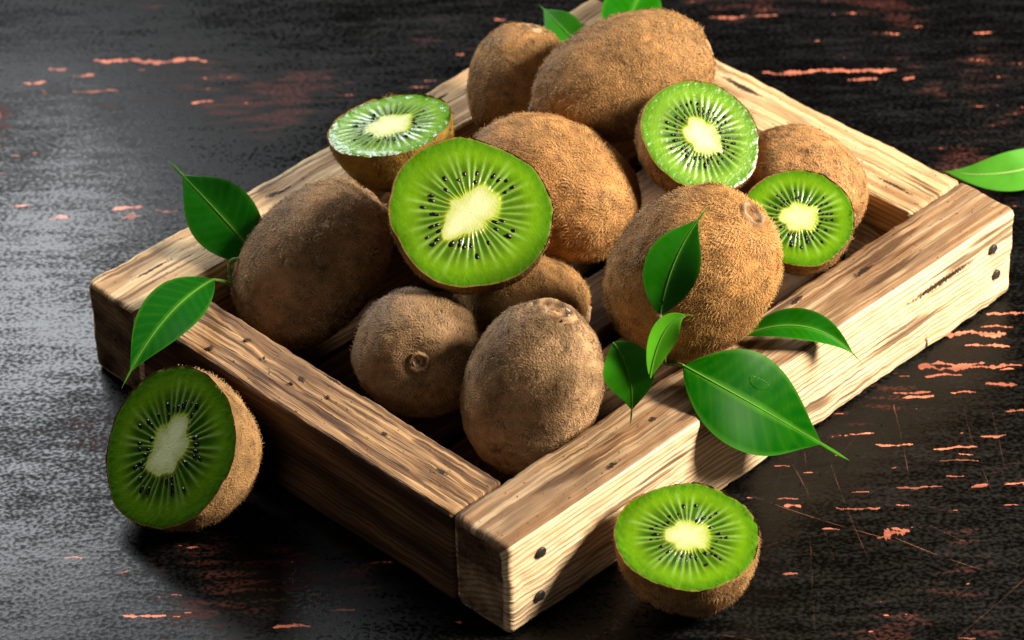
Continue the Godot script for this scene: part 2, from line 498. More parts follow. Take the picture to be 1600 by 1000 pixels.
	var slat := rail_mesh(inner, 0.007, sw, 0.0012, 31, 0.0004)
	for k in 4:
		part(o, "slat", slat, sm, Transform3D(Basis(), org + Vector3(W_B + 0.001, 0.0006, -0.1682 + k * (sw + 0.0085) - sw * 0.5)))
	# nails driven into the outer face of the front rail
	var nm := mat(lin(0.07, 0.066, 0.063), 0.42)
	nm.metallic = 0.7
	var nails := [[0.0162, 0.0304], [0.0149, 0.0110], [0.2660, 0.0289], [0.2692, 0.0151]]
	for p in nails:
		var P := PackedVector3Array()
		var prof := [Vector2(0.0020, -0.002), Vector2(0.00205, 0.0003), Vector2(0.0018, 0.00055), Vector2(0.0012, 0.00052), Vector2(0.00002, 0.00062)]
		for q in prof:
			for i in 19:
				var a := TAU * i / 18.0
				var wv: float = 1.0 + 0.06 * sin(a * 2.0 + p[0] * 900.0)
				P.append(Vector3(cos(a) * q.x * wv, sin(a) * q.x, q.y))
		part(o, "nail", mesh_of([grid(P, 19, prof.size(), true, false)]), nm, Transform3D(Basis(), org + Vector3(p[0], p[1], 0.0004)))


# ------------------------------------------------------------------ kiwis
func make_clumps() -> void:
	for v in 3:
		var P := PackedVector3Array()
		var N := PackedVector3Array()
		var C := PackedColorArray()
		var I := PackedInt32Array()
		for hair in 13:
			var rr := sqrt(rng.randf()) * 0.0022
			var ra := rng.randf() * TAU
			var p := Vector3(cos(ra) * rr, -0.0002, sin(ra) * rr)
			var az := rng.randfn(0.0, 0.85)
			var el := rng.randf_range(0.22, 0.75)
			var len := rng.randf_range(0.0012, 0.0028)
			var wd := rng.randf_range(0.00008, 0.00014)
			var tone := pow(rng.randf_range(0.55, 1.3), 1.6)
			var curl := rng.randfn(0.0, 0.7)
			var seg := 3
			for k in seg + 1:
				var t := float(k) / seg
				var dir := Vector3(cos(az) * cos(el), sin(el), sin(az) * cos(el))
				var s := dir.cross(Vector3.UP).normalized()
				var ww := wd * (1.0 - 0.75 * t)
				P.append(p - s * ww)
				P.append(p + s * ww)
				var nn := s.cross(dir).normalized()
				N.append(nn); N.append(nn)
				var c := Color(tone, tone * lerpf(0.92, 1.06, t), tone * lerpf(0.85, 1.05, t))
				C.append(c); C.append(c)
				if k < seg:
					var b := P.size() - 2
					I.append_array([b, b + 2, b + 1, b + 1, b + 2, b + 3])
				p += dir * len / seg
				el -= rng.randf_range(0.15, 0.5)
				az += curl / seg
		var a := []
		a.resize(Mesh.ARRAY_MAX)
		a[Mesh.ARRAY_VERTEX] = P
		a[Mesh.ARRAY_NORMAL] = N
		a[Mesh.ARRAY_COLOR] = C
		a[Mesh.ARRAY_INDEX] = I
		clumps.append(mesh_of([a]))

# shape of the skin: th from 0 (stem pole, +y) to PI (blossom pole), ph round
func kiwi_point(k: Dictionary, th: float, ph: float) -> Vector3:
	var sn := sin(th)
	var cs := cos(th)
	var rr: float = k.R * pow(sn, 0.93) * (1.0 + k.egg * cs) * cross_section(k, ph)
	var y: float = k.L * signf(cs) * pow(absf(cs), 0.96)
	var d := Vector3(sn * cos(ph), cs, sn * sin(ph))
	var lump := noise.get_noise_3d(d.x * 90.0 + k.sd, d.y * 90.0, d.z * 90.0)
	var p := Vector3(rr * cos(ph), y, rr * sin(ph)) * (1.0 + 0.028 * lump)
	if not k.half:
		p.y -= 0.0022 * (1.0 - sstep(0.05, 0.42, th))           # dimple at the stem
		p.y -= 0.0012 * (1.0 - sstep(0.06, 0.3, PI - th))         # little nose at the blossom end
	return p

func cross_section(k: Dictionary, ph: float) -> float:
	return 1.0 + k.oval * cos(2.0 * ph - 2.0 * k.oval_at) + 0.012 * sin(3.0 * ph + k.sd) + 0.008 * sin(5.0 * ph + 2.0 * k.sd)

func skin_mesh(k: Dictionary) -> ArrayMesh:
	var nu := 97
	var nv := 64
	var P := PackedVector3Array()
	var C := PackedColorArray()
	var th0 := PI / 2 if k.half else 0.004
	for j in nv:
		for i in nu:
			var ph := TAU * i / (nu - 1)
			var th := lerpf(th0, PI - 0.004, float(j) / (nv - 1))
			var p := kiwi_point(k, th, ph)
			if k.half and j == 0:
				p.y += 0.0001 + 0.0005 * k.ragged * noise.get_noise_2d(cos(ph) * 300.0 + k.sd, sin(ph) * 300.0)
			P.append(p)
			var q := p * 1000.0
			var a := noise.get_noise_3d(q.x * 2.2 + k.sd, q.y * 2.2, q.z * 2.2)
			var b := noise.get_noise_3d(q.x * 9.0, q.y * 9.0 + k.sd, q.z * 9.0)
			var c: Color = k.tint * (1.0 + 0.6 * a + 0.6 * b)
			var ends := (1.0 - sstep(0.12, 0.4, PI - th)) * 0.45 + ((1.0 - sstep(0.1, 0.3, th)) * 0.45 if not k.half else 0.0)
			C.append(c.lerp(Color(0.07, 0.035, 0.016), clampf(ends, 0, 1)))
	var m := mesh_of([grid(P, nu, nv, true, false, C)])
	return m

func fuzz(k: Dictionary, parent: Node, x: Transform3D) -> void:
	var area: float = TAU * 2.0 * k.R * (k.R + k.L) * 0.5 * (0.5 if k.half else 1.0)
	var n := int(area / 5.6e-6 * k.fuzz)
	var buf := PackedFloat32Array()
	buf.resize(n * 16)
	var at := 0
	while at < n:
		var ph := rng.randf() * TAU
		var th := acos(rng.randf_range(-1.0, 1.0))
		if k.half:
			th = acos(rng.randf_range(-1.0, -0.01))
		if (not k.half and th < 0.8 * k.scar / k.R) or PI - th < 0.95 * k.blossom / k.R:
			continue
		var p := kiwi_point(k, th, ph)
		var u := kiwi_point(k, minf(th + 0.02, PI), ph) - p
		var v := kiwi_point(k, th, ph + 0.02) - p
		var nr := v.cross(u).normalized()
		if nr.dot(p) < 0:
			nr = -nr
		var lay := rng.randfn(0.0, 0.55) + noise.get_noise_3d(p.x * 3000.0, p.y * 3000.0, p.z * 3000.0) * 2.2
		var xx := u.normalized().rotated(nr, lay)
		xx = (xx - nr * xx.dot(nr)).normalized()
		var zz := xx.cross(nr)
		var sc := rng.randf_range(0.7, 1.25)
		var w := at * 16
		buf[w] = xx.x * sc; buf[w + 1] = nr.x * sc; buf[w + 2] = zz.x * sc; buf[w + 3] = p.x
		buf[w + 4] = xx.y * sc; buf[w + 5] = nr.y * sc; buf[w + 6] = zz.y * sc; buf[w + 7] = p.y
		buf[w + 8] = xx.z * sc; buf[w + 9] = nr.z * sc; buf[w + 10] = zz.z * sc; buf[w + 11] = p.z
		var t := rng.randf()
		var c: Color = k.hair.lerp(Color(0.05, 0.028, 0.014), 0.75 if t < 0.22 else 0.15 * t)
		buf[w + 12] = c.r; buf[w + 13] = c.g; buf[w + 14] = c.b; buf[w + 15] = 1.0
		at += 1
	var mm := MultiMesh.new()
	mm.transform_format = MultiMesh.TRANSFORM_3D
	mm.use_colors = true
	mm.mesh = clumps[int(k.sd) % 3]
	mm.instance_count = n
	mm.buffer = buf
	var o := MultiMeshInstance3D.new()
	o.name = "fuzz"
	o.multimesh = mm
	o.material_override = M.hair
	o.transform = x
	o.set_meta("kind", "stuff")
	parent.add_child(o, true)

# the woody scar at the stem end: a rough disc with a rim and a few pale flakes
func scar(parent: Node, k: Dictionary, x: Transform3D, size: float, flakes: int) -> void:
	var P := PackedVector3Array()
	var C := PackedColorArray()
	var y0: float = kiwi_point(k, 0.1, 0.0).y
	for j in 14:
		var t := j / 13.0
		for i in 37:
			var a := TAU * i / 36.0
			var r := size * t * (1.0 + 0.22 * noise.get_noise_2d(cos(a) * 60.0 + k.sd, sin(a) * 60.0)) + 0.00001
			var nn := noise.get_noise_3d(cos(a) * r * 9000.0, k.sd * 7.0, sin(a) * r * 9000.0)
			var ys: float = kiwi_point(k, asin(minf(0.95, pow(r / k.R, 1.075))), a).y
			var y := 0.0010 * exp(-pow((t - 0.72) / 0.18, 2.0)) - 0.0008 * (1.0 - sstep(0.0, 0.5, t)) + 0.0010 * nn * (1.0 - t * t) - 0.0010 * sstep(0.8, 1.0, t)
			P.append(Vector3(cos(a) * r, ys + y + 0.0005, sin(a) * r))
			var c := Color(0.16, 0.085, 0.04).lerp(Color(0.42, 0.27, 0.15), clampf(0.5 + nn * 1.6, 0, 1)).lerp(Color(0.05, 0.03, 0.015), exp(-pow((t - 0.5) / 0.12, 2.0)) * 0.7)
			C.append(c)
	part(parent, "stem_scar", mesh_of([grid(P, 37, 14, true, true, C)]), M.scar, x)
	for f in flakes:
		var a := TAU * (f + rng.randf_range(-0.3, 0.3)) / flakes
		var l := size * rng.randf_range(0.45, 0.8)
		var w := size * rng.randf_range(0.16, 0.34)
		var Q := PackedVector3Array()
		var Cq := PackedColorArray()
		var pale := rng.randf()
		var turn := a + PI * 0.5 + rng.randfn(0.0, 0.35)
		var dir := Vector3(cos(turn), 0, sin(turn))
		var sd := Vector3(-sin(turn), 0, cos(turn))
		var root := Vector3(cos(a), 0, sin(a)) * size * rng.randf_range(0.45, 0.8) - dir * l * 0.5
		var lift := rng.randf_range(0.0001, 0.0006)
		for j in 7:
			var t := j / 6.0
			for i in 9:
				var b := TAU * i / 8.0
				var ww := w * (sin(PI * clampf(t * 0.9 + 0.06, 0, 1))) * 0.6
				var q := root + dir * l * t + sd * cos(b) * ww + Vector3(0, y0 + 0.0004 + lift * sin(t * 2.6) + sin(b) * 0.00035, 0)
				Q.append(q + Vector3.UP * 0.0004 * noise.get_noise_3d(q.x * 30000.0, k.sd, q.z * 30000.0))
				Cq.append(Color(0.22, 0.12, 0.055).lerp(Color(0.58, 0.50, 0.38), pale * 0.9) if f % 3 else Color(0.30, 0.14, 0.045))
		part(parent, "sepal", mesh_of([grid(Q, 9, 7, true, true, Cq)]), M.scar, x)

# the dry swirl at the blossom end
func blossom(parent: Node, k: Dictionary, x: Transform3D, size: float) -> void:
	var P := PackedVector3Array()
	var C := PackedColorArray()
	for j in 30:
		var t := j / 29.0
		for i in 61:
			var a := TAU * i / 60.0
			var r := size * t + 0.00001
			var nn := noise.get_noise_3d(cos(a) * r * 7000.0, k.sd * 3.0, sin(a) * r * 7000.0)
			var swirl := sin(t * 19.0 + a * 1.0 + nn * 2.4)
			var y0: float = kiwi_point(k, PI - asin(minf(0.95, pow(r / k.R, 1.075))), a).y
			var y := 0.0005 + 0.0005 * (1.0 - t) + 0.0008 * swirl * (1.0 - t * t) + 0.0006 * nn * (1.0 - t * t) - 0.0009 * sstep(0.75, 1.0, t)
			P.append(Vector3(cos(a) * r, y0 - y, sin(a) * r))
			C.append(Color(0.045, 0.026, 0.013).lerp(Color(0.26, 0.165, 0.085), clampf(0.5 + 0.45 * swirl + 0.5 * nn, 0, 1)))
	part(parent, "blossom_end", mesh_of([grid(P, 61, 30, true, false, C)]), M.scar, x)

func core_edge(k: Dictionary, ph: float) -> float:
	var a: float = ph - k.core_at
	var r: float = 1.0 / sqrt(pow(cos(a) / k.core_long, 2.0) + pow(sin(a) / k.core_short, 2.0))
	return r * (1.0 + 0.10 * cos(2.0 * a + 1.3 * k.sd) * 0.5 + 0.09 * sin(5.0 * ph + k.sd) + 0.05 * sin(9.0 * ph + 3.0 * k.sd))

func flesh(k: Dictionary, parent: Node, x: Transform3D) -> void:
	var nu := 541
	var nv := 60
	var rays: Array[float] = []
	var nr: int = k.rays
	for i in nr:
		rays.append(TAU * (i + rng.randf_range(-0.22, 0.22)) / nr)
	var gap := TAU / nr
	# how bright the ray is at each column, and how dark the chamber beside it
	var ray := PackedFloat32Array()
	var strong := PackedFloat32Array()
	var far := PackedFloat32Array()
	ray.resize(nu); strong.resize(nu); far.resize(nu)
	var weight: Array[float] = []
	var reach: Array[float] = []
	for i in nr:
		weight.append(rng.randf_range(0.45, 1.0))
		reach.append(rng.randf_range(0.62, 0.92))
	for i in nu:
		var ph := TAU * i / (nu - 1)
		var best := 9.0
		var which := 0
		for q in nr:
			var d := absf(angle_difference(ph, rays[q]))
			if d < best:
				best = d
				which = q
		ray[i] = best
		strong[i] = weight[which]
		far[i] = reach[which]
	var P := PackedVector3Array()
	var C := PackedColorArray()
	P.resize(nu * nv)
	C.resize(nu * nv)
	var core_c: Color = k.get("core_c", Color(0.56, 0.58, 0.34))
	var halo := Color(0.30, 0.38, 0.025)
	var inner := Color(0.085, 0.170, 0.005)
	var outer := Color(0.108, 0.240, 0.005)
	var rim := Color(0.052, 0.160, 0.004)
	var pit := Color(0.016, 0.070, 0.004)
	var light := Color(0.27, 0.45, 0.10)
	for i in nu:
		var ph := TAU * i / (nu - 1)
		var edge: float = kiwi_point(k, PI / 2 + 0.0001, ph).length() - 0.00006
		var ce := core_edge(k, ph)
		var cx := cos(ph)
		var cz := sin(ph)
		for j in nv:
			var rho := maxf(pow(j / float(nv - 1), 0.85), 0.004)
			var r := edge * rho
			var n1 := noise.get_noise_3d(cx * rho * 60.0 + k.sd, k.sd, cz * rho * 60.0)
			var n2 := noise.get_noise_3d(cx * r * 14000.0 + k.sd, 40.0, cz * r * 14000.0)
			var n3 := noise_b.get_noise_3d(cx * 190.0, rho * 40.0, cz * 190.0 + k.sd)
			var s := (rho - ce) / (1.0 - ce)
			var y := 0.0
			var c: Color
			if s < 0.0:
				c = core_c.lerp(Color(core_c.r * 0.92, core_c.g, core_c.b * 0.66), clampf(0.3 + 0.5 * n1 + 0.15 * n2, 0, 1) * 0.5)
				c = c.lerp(halo, sstep(-0.30, 0.04, s) * 0.6)
				y = 0.00003 * n2 + 0.00028
			else:
				c = halo.lerp(inner, sstep(0.0, 0.16, s))
				c = c.lerp(outer, sstep(0.32, 0.72, s))
				c = c.lerp(rim, sstep(0.68, 0.98, s) * 0.95)
				var w := lerpf(0.22, 0.30, s) * gap
				var rr := exp(-pow(ray[i] / w, 2.0)) 
				var body := sstep(0.0, 0.10, s) * (1.0 - sstep(0.34, 0.66, s + 0.10 * n3))
				c = c.lerp(pit, clampf((1.0 - rr) * body * (0.78 + 0.4 * n3) * k.pits, 0, 1))
				var thin := exp(-pow(ray[i] / (lerpf(0.17, 0.25, s) * gap), 2.0))
				c = c.lerp(light, clampf(thin * strong[i] * (1.0 - sstep(far[i] - 0.35, far[i], s)) * (0.9 + 0.3 * n3), 0, 1) * 0.6)
				c *= 1.0 + 0.20 * n1 + 0.14 * n2
				y = 0.00028 * (1.0 - sstep(0.0, 0.1, s)) + 0.00010 * thin * (1.0 - sstep(0.5, 0.9, s)) - 0.00016 * (1.0 - rr) * body + 0.00004 * n2
				y += (k.ragged * 0.00013 * n2 + (k.ragged - 1.0) * 0.0006 * n1) * sstep(0.72, 0.95, s)
			c = c.lerp(Color(0.26, 0.15, 0.05), sstep(0.978, 0.992, rho + 0.006 * n2) * 0.85)
			var edge_drop := sstep(0.965, 1.0, rho)
			P[j * nu + i] = Vector3(cx * r, y - 0.0002 * edge_drop, cz * r)
			C[j * nu + i] = c
	part(parent, "flesh", mesh_of([grid(P, nu, nv, true, true, C)]), M.flesh, x)
	# seeds in the chambers between the rays
	for i in nr:
		var a0 := rays[i]
		var a1: float = rays[(i + 1) % nr]
		var mid := a0 + angle_difference(a0, a1) * 0.5
		for q in 3:
			if rng.randf() > k.seeds * (1.0 if q == 0 else 0.55):
				continue
			var ph := mid + rng.randf_range(-0.16, 0.16) * gap
			var ce := core_edge(k, ph)
			var s: float = [0.16, 0.27, 0.38][q] + rng.randf_range(-0.07, 0.07)
			var edge: float = kiwi_point(k, PI / 2 + 0.0001, ph).length()
			var rho := ce + s * (1.0 - ce)
			var b := Basis(Vector3.UP, -ph + rng.randfn(0.0, 0.12)) * Basis(Vector3.BACK, rng.randfn(0.0, 0.3))
			var sc: float = rng.randf_range(0.8, 1.12) * k.R / 0.030
			part(parent, "seed", seed_mesh, M.seed, x * Transform3D(b.scaled(Vector3(sc, sc, sc)), Vector3(cos(ph), 0, sin(ph)) * edge * rho + Vector3(0, rng.randf_range(-0.0004, 0.0001), 0)))

func make_seed() -> void:
	var P := PackedVector3Array()
	for j in 7:
		var th := lerpf(0.02, PI - 0.02, j / 6.0)
		for i in 9:
			var a := TAU * i / 8.0
			var r := sin(th) * (1.0 + 0.22 * cos(th))
			P.append(Vector3(cos(th) * 0.00135, r * sin(a) * 0.00055, r * cos(a) * 0.00078))
	seed_mesh = mesh_of([grid(P, 9, 7, true, false)])

func kiwi(label: String, c: Vector3, ymin: float, bx: Vector3, ax: Vector3, R: float, L: float, extra: Dictionary) -> void:
	var k := {"R": R, "L": L, "half": false, "egg": 0.04, "sd": 1.0 + names.size() * 0.0 + float(rng.randi() % 97), "oval": 0.03, "oval_at": 0.4, "ragged": 1.0, "tint": Color(0.28, 0.145, 0.055), "hair": Color(0.53, 0.31, 0.122), "fuzz": 1.0, "rays": 34, "seeds": 0.6, "pits": 1.0, "core_long": 0.4, "core_short": 0.24, "core_at": 0.0, "scar": 0.0042, "flakes": 4, "blossom": 0.0035}
	k.merge(extra, true)
	if k.half:
		k.egg = 0.0
	noise.seed = 5
	noise_b.seed = 6
	var o := thing("half_kiwi" if k.half else "kiwi", label, "kiwi", Vector3(c.x, ymin, c.z), "halved kiwis" if k.half else "whole kiwis")
	var x := Transform3D(Basis(bx, ax, bx.cross(ax)), Vector3(0, c.y - ymin, 0))
	part(o, "skin", skin_mesh(k), M.skin, x)
	fuzz(k, o, x)
	if k.half:
		flesh(k, o, x)
	else:
		scar(o, k, x, k.scar, k.flakes)
	blossom(o, k, x, k.blossom)


# ------------------------------------------------------------------ leaves
# a glossy leaf with a drip tip: midrib along a curve, blade folded about it
func leaf_blade(b: Vector3, c: Vector3, t_: Vector3, half_w: float, up: Vector3, k: Dictionary) -> Array:
	var nv := 100
	var m := 15
	var P := PackedVector3Array()
	var C := PackedColorArray()
	var rib := PackedVector3Array()
	var body: float = k.get("body", 0.86)
	var fold: float = k.get("fold", 0.18)
	var th := 0.00022
	var base_c: Color = k.get("col", Color(0.004, 0.066, 0.0015))
	var vein_c: Color = k.get("vein", Color(0.07, 0.23, 0.02))
	var sd: float = k.get("sd", 1.0)
	var asym: float = k.get("asym", 0.0)
	var nu := 2 * m + 1
	var flip := false
	for j in nv:
		var t := j / float(nv - 1)
		var p := bez(b, c, t_, t)
		var tg := (bez(b, c, t_, minf(t + 0.01, 1.0)) - bez(b, c, t_, maxf(t - 0.01, 0.0))).normalized()
		var s := tg.cross(up).normalized()
		var n := s.cross(tg).normalized()
		var tb := clampf(t / body, 0.0, 1.0)
		var prof := pow(sin(PI * pow(tb, 0.92)), 0.86) if tb < 1.0 else 0.0
		prof = maxf(prof, 0.055 * (1.0 - sstep(0.9, 1.0, t)) * sstep(0.3, 0.5, t) + 0.004)
		if tb > 0.5:
			prof = lerpf(prof, prof * prof * 0.9 + prof * 0.1, sstep(0.5, 1.0, tb) * 0.45)
		var w := half_w * prof
		rib.append(p + n * (th * 1.2))
		for i in nu:
			var u: float
			var top := i < m
			if i < m:
				u = -1.0 + 2.0 * i / (m - 1)
			elif i < 2 * m:
				u = 1.0 - 2.0 * (i - m) / (m - 1)
			else:
				u = -1.0
				top = true
			var q := absf(u)
			var ww := w * (1.0 + asym * signf(u))
			var lift := fold * ww * pow(q, 1.25)
			lift += 0.05 * half_w * sin(t * 9.0 + sd * 2.0 + signf(u) * 1.3) * q * q * prof
			lift += 0.0015 * half_w * sin((t * 13.0 - q * 1.6) * TAU) * q * prof
			lift -= k.get("curl", 0.0) * half_w * q * q * q * prof
			var off := n * (th * (1.0 if top else -1.0) * sqrt(maxf(0.0, 1.0 - q * q * 0.98)))
			P.append(p + s * u * ww + n * lift + off)
			var vn := absf(fposmod(t * 13.0 - q * 1.6, 1.0) - 0.5) * 2.0
			var col := base_c.lerp(vein_c, 0.09 * exp(-pow((1.0 - vn) / 0.26, 2.0)) + 0.55 * exp(-pow(q * ww / 0.0007, 2.0)))
			var nn := noise.get_noise_3d(P[-1].x * 4000.0, P[-1].y * 4000.0, P[-1].z * 4000.0)
			col = col * (1.0 + 0.22 * nn)
			col = col.lerp(vein_c, 0.35 * sstep(0.9, 1.0, q) + 0.5 * sstep(0.86, 1.0, t))
			if not top:
				col = col.lerp(Color(0.07, 0.20, 0.045), 0.7)
			C.append(col)
	return [grid(P, nu, nv, true, true, C), rib]

func leaf(parent: Node, b: Vector3, c: Vector3, t_: Vector3, half_w: float, up: Vector3, k: Dictionary, org: Vector3) -> MeshInstance3D:
	var got := leaf_blade(b - org, c - org, t_ - org, half_w, up, k)
	var o := part(parent, "leaf" if "sprig" in str(parent.name) else "blade", mesh_of([got[0]]), M.leaf)
	var rib: PackedVector3Array = got[1]
	last_blade = got[0][Mesh.ARRAY_VERTEX]
	last_normal = got[0][Mesh.ARRAY_NORMAL]
	rib = rib.slice(0, 88)
	var pts := PackedVector3Array()
	for i in range(0, 88, 4):
		pts.append(rib[i])
	var vc: Color = k.get("rib", Color(0.09, 0.24, 0.03))
	part(o, "midrib", mesh_of([tube(pts, 0.00042, 0.00012, 6, vc, vc)]), M.leaf)
	return o

func stalk(parent: Node, called: String, pts: Array, r0: float, r1: float, c0: Color, c1: Color, org: Vector3) -> void:
	var P := PackedVector3Array()
	var cur := Curve3D.new()
	for i in pts.size():
		var tg: Vector3 = (pts[mini(i + 1, pts.size() - 1)] - pts[maxi(i - 1, 0)]) / 6.0
		cur.add_point(pts[i] - org, -tg, tg)
	cur.bake_interval = 0.0015
	for p in cur.get_baked_points():
		P.append(p)
	part(parent, called, mesh_of([tube(P, r0, r1, 8, c0, c1)]), M.leaf)


# a flat bead of water on the last leaf made, at row j and column i of its blade
func droplet(label: String, org: Vector3, j: int, i: int, lx: float, lz: float) -> void:
	var nu := 31
	var p := last_blade[j * nu + i]
	var n := last_normal[j * nu + i]
	var tx := (last_blade[(j + 3) * nu + i] - last_blade[(j - 3) * nu + i]).normalized()
	var o := thing("water_drop", label, "water drop", org + p)
	var P := PackedVector3Array()
	for b in 12:
		var th := lerpf(0.001, PI * 0.60, b / 11.0)
		for a in 33:
			var ph := TAU * a / 32.0
			var wob := 1.0 + 0.12 * sin(ph * 2.0 + 0.7) + 0.08 * sin(ph * 3.0)
			P.append(Vector3(cos(ph) * sin(th) * lx * wob, cos(th) * 0.0012 + 0.0001, sin(ph) * sin(th) * lz * wob))
	var m := mat(Color(1, 1, 1, 0.02), 0.03, 0.5)
	m.refraction_enabled = true
	m.refraction_scale = 0.033
	part(o, "bead", mesh_of([grid(P, 33, 12, true, true)]), m, Transform3D(Basis(tx, n, tx.cross(n)).orthonormalized(), Vector3.ZERO))

func build_crumbs() -> void:
	var cm := mat(lin(0.045, 0.028, 0.015), 0.8, 0.3)
	for q in [[0.0050, 0.0412, -0.1625, 0.0011, "flat brown crumb on the left front rail, closest to the drooping leaf"], [0.0174, 0.0412, -0.1561, 0.0010, "dark crumb on the left front rail close against the shaggy left kiwi"], [0.0147, 0.0412, -0.1435, 0.0006, "tiny dark crumb in the middle of the left front rail top"], [0.0113, 0.0412, -0.1245, 0.0007, "crumb on the left front rail just above the standing half kiwi"], [0.0149, 0.0412, -0.1085, 0.0008, "crumb on the left front rail farthest from the drooping leaf"]]:
		var at := Vector3(q[0], q[1], q[2])
		var o := thing("crumb", q[4], "crumb", at, "crumbs on the left front rail")
		var P := PackedVector3Array()
		for j in 7:
			var th := lerpf(0.02, PI - 0.02, j / 6.0)
			for i in 10:
				var ph := TAU * i / 9.0
				var d := Vector3(sin(th) * cos(ph), cos(th), sin(th) * sin(ph))
				P.append(d * Vector3(1.5, 0.55, 0.8) * q[3] * (1.0 + 0.9 * noise.get_noise_3d(d.x * 60.0 + q[0] * 9000.0, d.y * 60.0, d.z * 60.0)))
		part(o, "grain", mesh_of([grid(P, 10, 7, true, false)]), cm, Transform3D(Basis(Vector3.UP, q[0] * 700.0), Vector3(0, q[3] * 0.4, 0)))
	# short hairs rubbed off the kiwis
	var P2 := PackedVector3Array()
	var N2 := PackedVector3Array()
	var I2 := PackedInt32Array()
	for n in 150:
		var p := TABLE_AT * Vector3(rng.randf_range(0.0, 0.2), 0.0002, rng.randf_range(0.06, 0.19))
		if n < 30:
			p = TABLE_AT * Vector3(rng.randf_range(-0.12, 0.0), 0.0002, rng.randf_range(0.09, 0.18))
		var az := rng.randf() * TAU
		var l := rng.randf_range(0.0010, 0.0026)
		var bend := rng.randfn(0.0, 0.5)
		for k in 4:
			var d := Vector3(cos(az), 0, sin(az))
			var s := Vector3(-d.z, 0, d.x) * 0.00013
			var q := p + Vector3(0, 0.0004 * sin(PI * k / 3.0), 0)
			P2.append(q - s)
			P2.append(q + s)
			N2.append(Vector3.UP)
			N2.append(Vector3.UP)
			if k < 3:
				var b := P2.size() - 2
				I2.append_array([b, b + 1, b + 2, b + 1, b + 3, b + 2])
			p += d * l / 3.0
			az += bend
	var a := []
	a.resize(Mesh.ARRAY_MAX)
	a[Mesh.ARRAY_VERTEX] = P2
	a[Mesh.ARRAY_NORMAL] = N2
	a[Mesh.ARRAY_INDEX] = I2
	var f := part(self, "kiwi_hair_flecks", mesh_of([a]), mat(lin(0.55, 0.38, 0.18), 0.6))
	f.set_meta("kind", "stuff")
	f.set_meta("label", "short golden hairs shed on the dark table in front of the crate")

func build_materials() -> void:
	skin_bump = noise_tex(FastNoiseLite.TYPE_SIMPLEX_SMOOTH, 0.045, 512, 4, 4)
	flesh_bump = noise_tex(FastNoiseLite.TYPE_CELLULAR, 0.045, 512, 8, 2)
	var sk := mat(Color.WHITE, 0.85, 0.3)
	sk.vertex_color_use_as_albedo = true
	sk.heightmap_enabled = true
	sk.heightmap_texture = skin_bump
	sk.heightmap_scale = 0.06
	sk.uv1_triplanar = true
	sk.uv1_scale = Vector3.ONE * 45.0
	M.skin = sk
	var hr := mat(Color.WHITE, 0.6, 0.4)
	hr.vertex_color_use_as_albedo = true
	M.hair = hr
	var sc := mat(Color.WHITE, 0.8, 0.3)
	sc.vertex_color_use_as_albedo = true
	sc.heightmap_enabled = true
	sc.heightmap_texture = skin_bump
	sc.heightmap_scale = 0.05
	sc.uv1_triplanar = true
	sc.uv1_scale = Vector3.ONE * 70.0
	M.scar = sc
	var fl := mat(Color.WHITE, 0.26, 0.42)
	fl.vertex_color_use_as_albedo = true
	fl.heightmap_enabled = true
	fl.heightmap_texture = flesh_bump
	fl.heightmap_scale = 0.006
	fl.uv1_triplanar = true
	fl.uv1_scale = Vector3.ONE * 42.0
	fl.subsurf_scatter_enabled = true
	fl.subsurf_scatter_strength = 0.04
	M.flesh = fl
	M.seed = mat(lin(0.007, 0.005, 0.005), 0.27, 0.42)
	var lf := mat(Color.WHITE, 0.40, 0.15)
	lf.vertex_color_use_as_albedo = true
	lf.backlight_enabled = true
	lf.backlight = lin(0.14, 0.18, 0.05)
	M.leaf = lf

const TABLE_SIDE := 0.66
const TABLE_AT := Transform3D(Basis(Vector3(0.70975, 0.00000, 0.70445), Vector3.UP, Vector3(-0.68868, -0.00000, 0.72507)), Vector3(0.12619, 0.00000, -0.12640))

